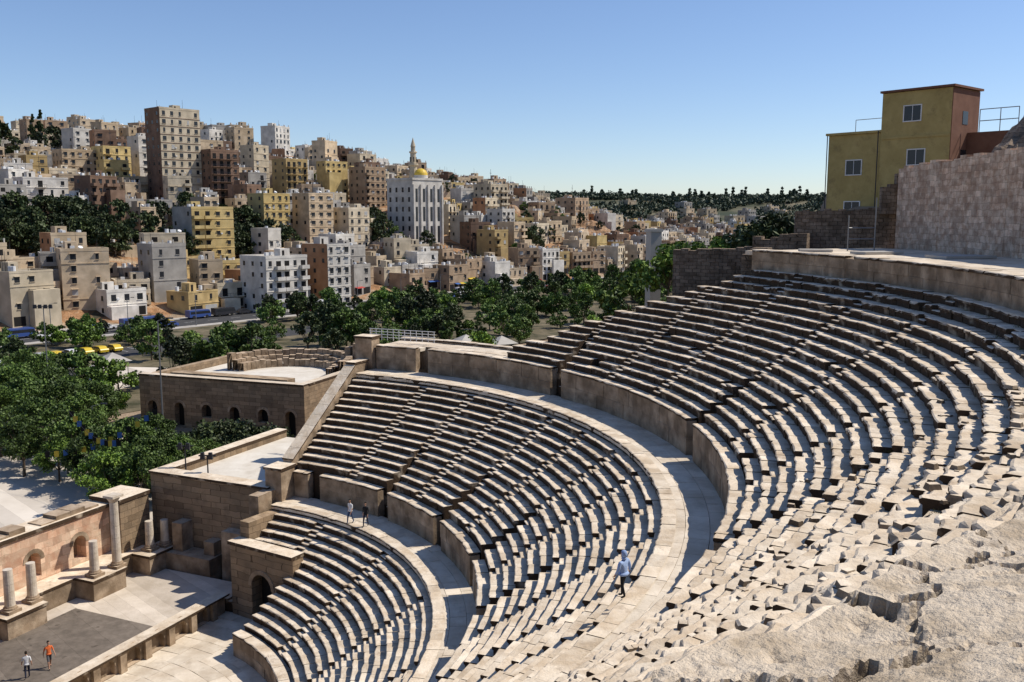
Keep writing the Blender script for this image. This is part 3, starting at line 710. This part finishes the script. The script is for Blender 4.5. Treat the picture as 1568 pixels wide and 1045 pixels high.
def tree_mesh(name,seed,h,cr,nclump,nleaf,size,lm_,base=.3):
    rng=np.random.default_rng(seed); b=MB()
    b.rod((0,0,-.5),(.1,0,h*base),.22*h/8,.15*h/8,BARK,8)
    cl=[]
    for i in range(nclump):
        t=rng.random(); th=rng.random()*2*math.pi; z=h*(base+.08+(1-base-.12)*t)
        prof=math.sin(math.pi*min(1,max(.12,(t*.85+.15))))**.6
        r=cr*prof*math.sqrt(rng.uniform(.15,1)); cl.append((r*math.cos(th),r*math.sin(th),z,cr*rng.uniform(.18,.36)))
        if i<14: b.rod((.1,0,h*base*.9),(cl[-1][0]*.85,cl[-1][1]*.85,z),.07*h/8,.02*h/8,BARK,5)
    addleaves(b,leaves(np.array(cl),nleaf,size,rng),lm_)
    return b.obj(name,data_only=True)
def cypress_mesh(name,seed,h,cr,nleaf,size):
    rng=np.random.default_rng(seed); b=MB(); b.rod((0,0,-.5),(0,0,h*.9),.2,.05,BARK,6)
    cl=[]
    for i in range(46):
        t=rng.random(); r=cr*(1-t)**.7*rng.uniform(.1,.8); th=rng.random()*6.28; cl.append((r*math.cos(th),r*math.sin(th),h*(.1+.88*t),cr*.5*(1.1-t)))
    addleaves(b,leaves(np.array(cl),nleaf,size,rng),LEAFD)
    return b.obj(name,data_only=True)
BT=[tree_mesh('broadleaf_a',1,8,3.6,36,7000,.155,LEAF),tree_mesh('broadleaf_b',2,7.5,3.9,42,7600,.155,LEAF),tree_mesh('broadleaf_c',3,9,3.4,36,7000,.155,LEAF),tree_mesh('broadleaf_d',4,7,3.5,32,6400,.155,LEAFB)]
MT=[tree_mesh('mid_a',51,7.5,3.9,26,1700,.32,LEAF,base=.2),tree_mesh('mid_b',52,7,4.2,28,1800,.32,LEAF,base=.15),tree_mesh('mid_c',53,8.5,3.6,26,1700,.32,LEAF,base=.2),tree_mesh('mid_d',54,6,3.8,22,1600,.30,LEAFB,base=.15),tree_mesh('mid_e',55,9.5,3.3,26,1800,.30,LEAFD,base=.2)]
DT=[tree_mesh('dark_a',11,9,4.2,32,1900,.36,LEAFD,base=.2),tree_mesh('dark_b',12,8,4.6,34,2000,.36,LEAFD,base=.15)]
SH=[tree_mesh('shrub_a',21,2.2,1.7,16,1600,.12,LEAFB,base=.1),tree_mesh('shrub_b',22,2.5,2.0,18,1700,.12,LEAFD,base=.1)]
CY_=[cypress_mesh('cyp',31,12,2.0,3000,.24)]
def tree(name,me,x,y,sc=1,z=None): 
    return inst(name,me,x,y,(ground(x,y) if z is None else z),rnd.uniform(0,6.28),sc*rnd.uniform(.9,1.1))
for (s,yy,k,sc) in [(20,108,0,1.0),(75,110,1,1.0),(110,106,2,.85),(40,100,1,1.0),(175,93,0,.8),(215,90,1,.8),(145,84,3,.8),(262,92,2,.62),(95,96,0,.9),(300,95,1,.6),(235,94,0,.7),(190,97,3,.75),(130,92,1,.85),(280,88,0,.65),(240,86,3,.66),(205,84,0,.75),
   (-20,104,0,1.1),(-60,110,1,1.1),(10,118,2,1),(60,122,1,1),(100,118,0,.95),(150,120,3,.8),(30,130,0,1),(90,138,1,1),(120,100,0,.8),(160,88,1,.75),(70,94,3,.7),(0,112,0,1.05),(50,112,1,1.0),(130,112,0,.9),(15,96,2,.8),(225,98,2,.7),(180,86,0,.72)]:
    tree('plaza_tree',BT[k],(s-784)/1420*yy,yy,sc,1.2)
for s in range(300,392,10): tree('hedge_bush',SH[1],(s-784)/1420*102,102,1.7,1.3)
cnt=0
while cnt<370:
    e=rnd.uniform(35,380); mm=rnd.uniform(-110,-17); x,y=streetpt(mm,e)
    if y<128 or math.hypot(x+38,y-128)<23: continue
    if math.hypot(x+8,y-178)<9 or math.hypot(x+68,y-152)<11: continue
    if e<150 and -48<mm<-32: continue
    if noise.noise(Vector((x*.045,y*.045,2)))<-.22: continue
    tree('street_tree',rnd.choice(MT),x,y,rnd.uniform(.5,1.05),1.2); cnt+=1
for i in range(80):
    e=rnd.uniform(280,470); mm=rnd.uniform(-75,-16); x,y=streetpt(mm,e); tree('street_tree',rnd.choice(MT),x,y,rnd.uniform(.6,1.05),1.2)
for i in range(75):
    e=rnd.uniform(95,215); mm=rnd.uniform(48,92); x,y=streetpt(mm,e); tree('pine_tree',rnd.choice(DT),x,y,rnd.uniform(.9,1.5))
for i in range(120):
    e=rnd.uniform(215,500); mm=rnd.uniform(14,150); x,y=streetpt(mm,e); tree('hillside_tree',rnd.choice(DT+MT),x,y,rnd.uniform(.5,1.0))
for s,yy,k in ((66,455,2.1),(78,458,2.3),(14,430,1.8)): 
    x=(s-784)/1420*yy; inst('cypress_tree',CY_[0],x,yy,ground(x,yy),0,k)
for s,yy,k in ((4,415,2.6),(95,452,2.2),(160,455,2.3)): 
    x=(s-784)/1420*yy; inst('pine_tree',DT[0],x,yy,ground(x,yy),0,k)
for (x,y,s_) in ((10,420,1.3),(-57,385,1.5),(-53,380,1.3)): tree('hillside_tree',DT[0],x,y,s_)
for (x,y,z,s_) in ((25.5,92,22.3,.85),(23.5,90,21.8,.8)): inst('fig_tree',DT[1],x,y,z,1,s_)
for (x,y,z,s_) in ((14.8,88,21.5,1.6),(16.5,90,22,1.5),(18.5,92,22.5,1.3),(20.5,92,23,1.3),(13,100,17,2)): inst('shrub',SH[0],x,y,z,1,s_*1.2)
rng=np.random.default_rng(5); cl=[]
for i in range(2300):
    x=rng.uniform(0,420); y=rng.uniform(660,975)
    if y<880 and noise.noise(Vector((x*.02,y*.02,4)))<-.08: continue
    h=rng.uniform(3,9); cl.append((x,y,ground(x,y)+h*.4,h*rng.uniform(.4,.7)))
for i in range(900):
    x=rng.uniform(0,420); y=rng.uniform(880,975); h=rng.uniform(3,9); cl.append((x,y,ground(x,y)+h*.4,h*rng.uniform(.4,.7)))
for i in range(26):
    x=rng.uniform(70,330); y=rng.uniform(900,950); g0=ground(x,y); hh=rng.uniform(1.4,3.2)
    for q in range(4): cl.append((x,y,g0+3+q*hh,2.6-q*.5))
b=MB(); addleaves(b,leaves(np.array(cl),75000,1.2,rng),LEAFR); b.obj('distant_woodland')
for i in range(22):
    x=rnd.uniform(90,330); y=rnd.uniform(700,840); house('hill_house',x,y,ground(x,y),rnd.uniform(9,14),10,rnd.choice((2,2,3)),rnd.uniform(.5,1.1),WM[rnd.choice(('tan','sand','beige','grey'))],i,3.1)
# ------------------------------------------------------------ vehicles
RUBR=mat('tyre_rubber',(.02,.02,.02))
CARM=[mat('car_paint_'+n,c,rough=.3,spec=.5) for n,c in (('white',(.7,.7,.7)),('silver',(.4,.41,.42)),('black',(.03,.03,.035)),('red',(.35,.03,.03)),('blue',(.04,.08,.25)),('yellow',(.6,.42,.03)))]
def car(x,y,rot,pm,kind='car'):
    b=MB()
    if kind=='car':
        b.prism([(-2.2,.35),(2.2,.35),(2.25,.7),(1.25,.9),(-2.1,.98),(-2.25,.8)],-.88,.88,pm)
        b.prism([(-1.9,.97),(1.2,.9),(.45,1.42),(-1.3,1.45)],-.76,.76,pm)
        b.prism([(-1.6,1.0),(.95,.95),(.38,1.36),(-1.2,1.38)],-.775,.775,GLASS)
        b.prism([(1.12,.97),(1.22,.95),(.52,1.4),(.43,1.4)],-.66,.66,GLASS)
        ws=1.35;wr=.33;hw=.86
    else:
        L=3.2 if kind=='van' else 5.5; H=2.3 if kind=='van' else 3.0
        b.prism([(-L,.45),(L,.45),(L+.05,1.2),(L-.35,H-.1),(L-.6,H),(-L,H)],-1.1,1.1,pm)
        b.prism([(-L+.3,H*.55),(L-.15,H*.55),(L-.38,H*.85),(-L+.3,H*.85)],-1.12,1.12,GLASS)
        ws=L-1.2;wr=.45;hw=1.06
    for sx in (-ws,ws):
        for sy in (-hw,hw): b.rod((sx,sy-.1,wr),(sx,sy+.1,wr),wr,wr,RUBR,12)
    o=b.obj({'car':'parked_car','van':'white_van','bus':'city_bus'}[kind]); o.location=(x,y,1.29); o.rotation_euler=(0,0,rot)
rnd=random.Random(77)
for i in range(46):
    e=60+i*8+rnd.uniform(-3,3); mm=rnd.choice((2.6,-1.5,-6,-9.4)); x,y=streetpt(mm,e)
    car(x,y,ROT+(math.pi if mm<-4 else 0),rnd.choice(CARM),rnd.choice(('car','car','car','van')))
for i in range(24):
    if rnd.random()<.7: x,y=streetpt(-37.2,27.5+i*3); car(x,y,ROT+math.pi/2,rnd.choice(CARM))
x,y=streetpt(-6,178); car(x,y,ROT,CARM[0],'bus'); x,y=streetpt(-8,120); car(x,y,ROT,CARM[4],'bus')
def lamp(name,x,y,z,h,flood=False):
    b=MB(); b.cyl(0,0,0,.4,.16,.14,METAL,8); b.cyl(0,0,.4,h,.11,.07,METAL,8)
    if flood:
        b.box(-1.3,1.3,-.06,.06,h-.1,h,METAL)
        for k in (-1.1,-.4,.4,1.1): b.box(k-.25,k+.25,-.3,-.07,h-.35,h+.2,DMETAL,taper=.03)
    else:
        b.rod((0,0,h),(1.2,0,h+.3),.04,.03,METAL); b.box(1.0,1.7,-.14,.14,h+.22,h+.36,DMETAL)
    o=b.obj(name); o.location=(x,y,z); return o
lamp('floodlight_mast',-66,130,1.2,15,True); lamp('floodlight_mast',-39.6,103,1.2,16,False)
def spot(x,y,z,h):
    b=MB(); b.cyl(0,0,0,h,.07,.05,DMETAL,8); b.box(-.7,.7,-.05,.05,h-.1,h,DMETAL)
    for k in (-.45,.2): b.box(k-.05,k+.3,-.35,-.06,h-.3,h+.25,DMETAL,taper=.04)
    o=b.obj('floodlight_pole'); o.location=(x,y,z)
x,y=CN(26.5,10.8); spot(x,y,7.4,2.6); x,y=CN(26,8); spot(x,y,7.4,2.2)
for i in range(20):
    x,y=streetpt(-12,60+i*18); lamp('street_lamp',x,y,1.4,8)
for (x,y) in ((-60,92),(-72,98),(-48,104)): lamp('plaza_lamp',x,y,1.25,6)
for (x,y) in ((-9,180),(-2,178),(-68,156),(-66,147)):
    b=MB(x,y,1.3,rnd.uniform(0,1)); 
    for sx in (-1.8,1.8):
        for sy in (-1.8,1.8): b.rod((sx,sy,0),(sx,sy,3),.06,.06,METAL)
    t=b.p(0,0,4.4); q=[b.p(-2.4,-2.4,3),b.p(2.4,-2.4,3),b.p(2.4,2.4,3),b.p(-2.4,2.4,3)]
    for i in range(4): b.face((q[i],q[(i+1)%4],t),CONC)
    b.obj('fabric_canopy')
for (x,y,w) in ((-58,118,9),(-64,124,12),(-55,110,5),(-74,146,10),(-88,150,8),(-80,135,7)):
    b=MB(x,y,1.2,.4); b.box(-w/2,w/2,0,4,0,3.2,WM['white']); b.box(-w/2-.3,w/2+.3,-.3,4.3,3.2,3.5,WHITE); b.box(-w/4,w/4,-.03,.1,.2,2.4,DARK); b.obj('plaza_kiosk')
b=MB(); fl=AWN+[WHITE,DARK]
for A,B in ((Vector((-47,90,5.5)),Vector((-35.5,91,10))),(Vector((-45,92,9.5)),Vector((-37,85,8)))):
    pv=A
    for i in range(1,27):
        t=i/26; q=A.lerp(B,t); q.z-=1.2*math.sin(math.pi*t); b.rod(pv,q,.015,.015,DMETAL,4); 
        if i%2: b.quad([tuple(q),tuple(q+Vector((.42,.1,0))),tuple(q+Vector((.42,.1,-.6))),tuple(q+Vector((0,0,-.6)))],fl[(i*5)%6])
        pv=q
b.obj('flag_bunting')
# ------------------------------------------------------------ people
SKIN=mat('skin',(.42,.24,.16)); HAIR=mat('hair_dark',(.02,.015,.01)); SHOE=mat('shoe',(.03,.03,.03)); LIPS=mat('lips',(.3,.12,.09))
def cloth(n,c): return mat('cloth_'+n,c,tuple(q*.8 for q in c),scale=9,bump=.3,bscale=14)
def person(name,x,y,z,rot,h,shirt,pants,stride=.25,bulk=1.0,sleeve=1.16,hood=None,armout=0.0,shorts=False):
    f=stride
    V=[(0,0,.95),(0,0,1.12),(0,.01,1.32),(0,0,1.47),(0,.012,1.56)]
    Rr=[(.15,.11),(.135*bulk,.10*bulk),(.16*bulk,.115*bulk),(.062,.06),(.055,.055)]
    E=[(0,1),(1,2),(2,3),(3,4)]
    def add(p,r,par): V.append(p); Rr.append(r); E.append((par,len(V)-1)); return len(V)-1
    hands=[]
    for sd in (-1,1):
        k=f*sd
        a=add((sd*.085,0,.88),(.095,.095),0); a=add((sd*.10,k*.5+.05,.50),(.062,.062),a)
        zf=.09 if k>0 else .14
        a=add((sd*.10,k*1.0,zf),(.042,.042),a); add((sd*.11,k*1.0+.15,.045 if k>0 else .05),(.036,.03),a)
        a=add((sd*.175*bulk,0,1.41),(.062*bulk,.06*bulk),2); a=add((sd*(.225*bulk+armout*.3),-k*.35-.02,1.14),(.046*bulk,.045*bulk),a)
        w=(sd*(.235*bulk+armout),-k*.8+.06,.92); a=add(w,(.028,.028),a)
        pl=(w[0],w[1]+.03,w[2]-.07); add(pl,(.026,.038),a); hands.append((sd,pl))
    me=bpy.data.meshes.new('body'); me.from_pydata(V,E,[]); o=bpy.data.objects.new('tmp_body',me); COL.objects.link(o)
    md=o.modifiers.new('Skin','SKIN'); o.modifiers.new('Sub','SUBSURF').levels=2; md.branch_smoothing=.6
    for i,r in enumerate(Rr): me.skin_vertices[0].data[i].radius=r; me.skin_vertices[0].data[i].use_root=(i==0)
    dg=bpy.context.evaluated_depsgraph_get(); ev=o.evaluated_get(dg); m2=ev.to_mesh()
    b=MB(); mats=[shirt,pants,SKIN,SHOE]
    for m_ in mats: b.mi(m_)
    b.v=[tuple(v.co) for v in m2.vertices]
    for p in m2.polygons:
        c=p.center; b.f.append(tuple(p.vertices)); arm=abs(c.x)>.185*bulk and c.z<1.3 and c.z>.6 and not (abs(c.x)<.2 and c.z<.95 and abs(c.y)<.1)
        if c.z<.10: mm=3
        elif arm: mm=0 if c.z>sleeve else 2
        elif c.z>1.49: mm=2
        elif c.z>.92: mm=0
        else: mm=2 if (shorts and c.z<.5) else 1
        b.m.append(mm)
    ev.to_mesh_clear(); bpy.data.objects.remove(o)
    b.ell((0,0,.93),(.175*bulk,.135*bulk,.09),shirt,16,6)
    for sd,pl in hands:
        for i,(dy,L) in enumerate(((.026,.075),(.009,.085),(-.009,.078),(-.025,.062))):
            A=Vector((pl[0],pl[1]+dy,pl[2]-.03)); B=A+Vector((-sd*.004,.006,-L*.55)); C=B+Vector((-sd*.016,.006,-L*.45))
            b.rod(A,B,.0095,.0085,SKIN,6); b.rod(B,C,.0085,.0065,SKIN,6)
        A=Vector((pl[0]-sd*.005,pl[1]+.03,pl[2]+.02)); B=A+Vector((-sd*.012,.03,-.03)); b.rod(A,B,.011,.0095,SKIN,6); b.rod(B,B+Vector((-sd*.004,.012,-.028)),.0095,.007,SKIN,6)
    def hf(q,d):
        if d.z<0: q.x*=1-.28*(-d.z); q.y*=1-.12*(-d.z)
        return q
    hc=(0,.025,1.655)
    b.ell(hc,(.075,.095,.118),lambda d: HAIR if (d.z>.55 or (d.y<.05 and d.z>-.45)) else SKIN,18,12,hf)
    b.ell((0,.0,1.68),(.082,.10,.108),lambda d: HAIR if (d.z>.35 or d.y<-.25) and d.z>-.6 else None,18,12)
    b.rod((0,.112,1.67),(0,.135,1.638),.008,.016,SKIN,6)
    for sd in (-1,1):
        b.ell((sd*.03,.108,1.668),(.013,.008,.007),WHITE,8,5); b.ell((sd*.03,.1135,1.668),(.006,.005,.006),HAIR,6,4)
        b.box(sd*.03-.018,sd*.03+.018,.108,.117,1.683,1.689,HAIR); b.ell((sd*.077,.02,1.65),(.011,.02,.032),SKIN,8,6)
    b.ell((0,.108,1.605),(.024,.008,.007),LIPS,8,4)
    if hood: b.ell((0,-.005,1.655),(.108,.125,.15),lambda d: hood if (d.z>.45 or d.y<.35) else None,18,12); b.ell((0,-.01,1.50),(.11,.10,.07),hood,14,6)
    o=b.obj(name,smooth=True); k=h/1.775; o.scale=(k,k,k); o.location=(x,y,z); o.rotation_euler=(0,0,rot); return o
BLUE=cloth('light_blue',(.34,.45,.68)); BLK=cloth('black',(.02,.02,.022)); WHT=cloth('white',(.7,.7,.7)); JEAN=cloth('denim',(.05,.08,.16)); OR=cloth('orange',(.75,.17,.05)); GRY=cloth('grey',(.10,.10,.11)); NAV=cloth('navy',(.03,.035,.06))
person('woman_in_blue_hooded_jacket',3.95,31.4,Z2+.03,.9,1.76,BLUE,BLK,stride=.12,bulk=1.4,sleeve=.97,hood=BLUE)
person('man_in_white_shirt',-11.5,63.7,Z1+.03,2.6,1.78,WHT,JEAN,stride=.22,armout=.03)
person('man_in_dark_clothes',-10.3,63.0,Z1+.03,2.9,1.78,BLK,NAV,stride=.2,sleeve=.97)
person('man_in_orange_shirt',-28.7,54.3,1.065,-2.4,1.8,OR,GRY,stride=.24,shorts=True,armout=.05)
person('man_on_stage',-29.4,53.0,1.065,.5,1.76,WHT,NAV,stride=.16,armout=.04)
# ------------------------------------------------------------ foreground broken rock (above the last row)
b=MB(); rngf=random.Random(12)
NA,NR=600,210
cellsP=[(rngf.uniform(115,170),rngf.uniform(48.5,60),rngf.uniform(-.07,.06),rngf.uniform(-.045,.045),rngf.uniform(-.045,.045)) for _ in range(260)]
kd=kdtree.KDTree(len(cellsP))
for i,c_ in enumerate(cellsP): kd.insert(Vector((R_(c_[0])*50,c_[1],0)),i)
kd.balance()
rockpts={}
for j in range(NR+1):
    for i in range(NA+1):
        a=lerp(117,164,i/NA); r_=lerp(48.5,58,(j/NR)**1.3); x,y=P(r_,a)
        pp=Vector((R_(a)*50+.22*noise.fractal(Vector((x,y,0))*2.0,.8,2,4),r_+.22*noise.fractal(Vector((x,y,9))*2.0,.8,2,4),0))
        near=kd.find_n(pp,2); c_=cellsP[near[0][1]]
        gap=near[1][2]-near[0][2]
        rw=r_+.18*noise.noise(Vector((x*.8,y*.8,1)))+.10*noise.noise(Vector((x*2.7,y*2.7,8)))
        base=ZT-.05+min(1.3,max(0,rw-RT-.3)*.25)
        dx=pp.x-R_(c_[0])*50; dy=pp.y-c_[1]
        z=base+c_[2]+c_[3]*dx+c_[4]*dy+.016*noise.fractal(Vector((x*6,y*6,2)),.8,2,4)+.045*noise.noise(Vector((x*.6,y*.6,5)))
        if gap<.06: z-=.11*(1-gap/.06)
        pit=noise.noise(Vector((x*3.1,y*3.1,77)))
        if pit>.36: z-=(pit-.36)*.28
        fade=sst(118,121,a); z-= (1-fade)*.8
        if rw<49.15: z-=min(.6,(49.15-rw)*2.2)
        if r_>49.5 and i%37==0 and j%17==0: rockpts[(x,y)]=z
        b.v.append((x,y,z))
for j in range(NR):
    for i in range(NA): b.f.append((j*(NA+1)+i,(j+1)*(NA+1)+i,(j+1)*(NA+1)+i+1,j*(NA+1)+i+1)); b.m.append(0)
b.mats=[ROCK]; b.obj('broken_rock_terrace')
GR=leafmat('dry_grass',(.10,.11,.03),(.28,.24,.08))
b=MB(); b.mats=[GR]; rr=random.Random(6); b.mi(GR)
spots=[k+(v,) for k,v in rockpts.items()]; rr.shuffle(spots); spots=spots[:16]
for a in range(90):
    i=rr.randint(1,16); R=RT-.6255*i; an=rr.uniform(95,142); spots.append(P(R+.58,an)+(ZT-i*.44,))
for (x,y,z) in spots:
    for q in range(34):
        t=rr.uniform(0,6.28); l=rr.uniform(.04,.12); x0=x+rr.gauss(0,.08); y0=y+rr.gauss(0,.08)
        A=b.p(x0-.006,y0,z-.02);B_=b.p(x0+.006,y0,z-.02);C=b.p(x0+math.cos(t)*l*.6,y0+math.sin(t)*l*.6,z+l); b.face((A,B_,C),GR)
b.obj('grass_tufts')
b=MB()
for k in range(130):
    i=rr.randint(1,14); R=RT-.6255*i+rr.uniform(.1,.5); an=rr.uniform(108,142); x,y=P(R,an); z=ZT-i*.44
    b.T(x,y,z-.03,rr.uniform(0,3)); s=rr.uniform(.05,.22); b.box(-s,s*rr.uniform(.5,1),-s*.6,s*.7,0,s*rr.uniform(.5,.9),LIME,taper=s*.2)
b.obj('fallen_stones')
# ------------------------------------------------------------ light, sky, camera
w=bpy.data.worlds.new('World'); scene.world=w; w.use_nodes=True; nt=w.node_tree
sky=nt.nodes.new('ShaderNodeTexSky'); sky.sky_type='NISHITA'; sky.sun_disc=False
SA,SE=78,50
sky.sun_elevation=R_(SE); sky.sun_rotation=R_(SA); sky.altitude=700; sky.air_density=1.0; sky.dust_density=.35; sky.ozone_density=2.4
tint=nt.nodes.new('ShaderNodeVectorMath'); tint.operation='MULTIPLY'; tint.inputs[1].default_value=(1.02,1.06,1.20)
nt.links.new(sky.outputs[0],tint.inputs[0])
bg=nt.nodes['Background']; bg.inputs[1].default_value=.11; nt.links.new(tint.outputs[0],bg.inputs[0])
sun=bpy.data.lights.new('sun','SUN'); sun.energy=5.0; sun.angle=R_(.5); sun.color=(1,.935,.84)
so=bpy.data.objects.new('sun',sun); COL.objects.link(so)
d=Vector((math.sin(R_(SA))*math.cos(R_(SE)),math.cos(R_(SA))*math.cos(R_(SE)),math.sin(R_(SE))))
so.rotation_euler=d.to_track_quat('Z','Y').to_euler()
cam=bpy.data.cameras.new('camera'); co=bpy.data.objects.new('camera',cam); COL.objects.link(co)
co.location=(0,0,29); co.rotation_euler=(math.pi/2-.136,0,0); cam.lens=32.6; cam.sensor_width=36; cam.clip_end=20000; cam.clip_start=.1
scene.camera=co
scene.view_settings.view_transform='Standard'; scene.view_settings.look='None'; scene.view_settings.exposure=0
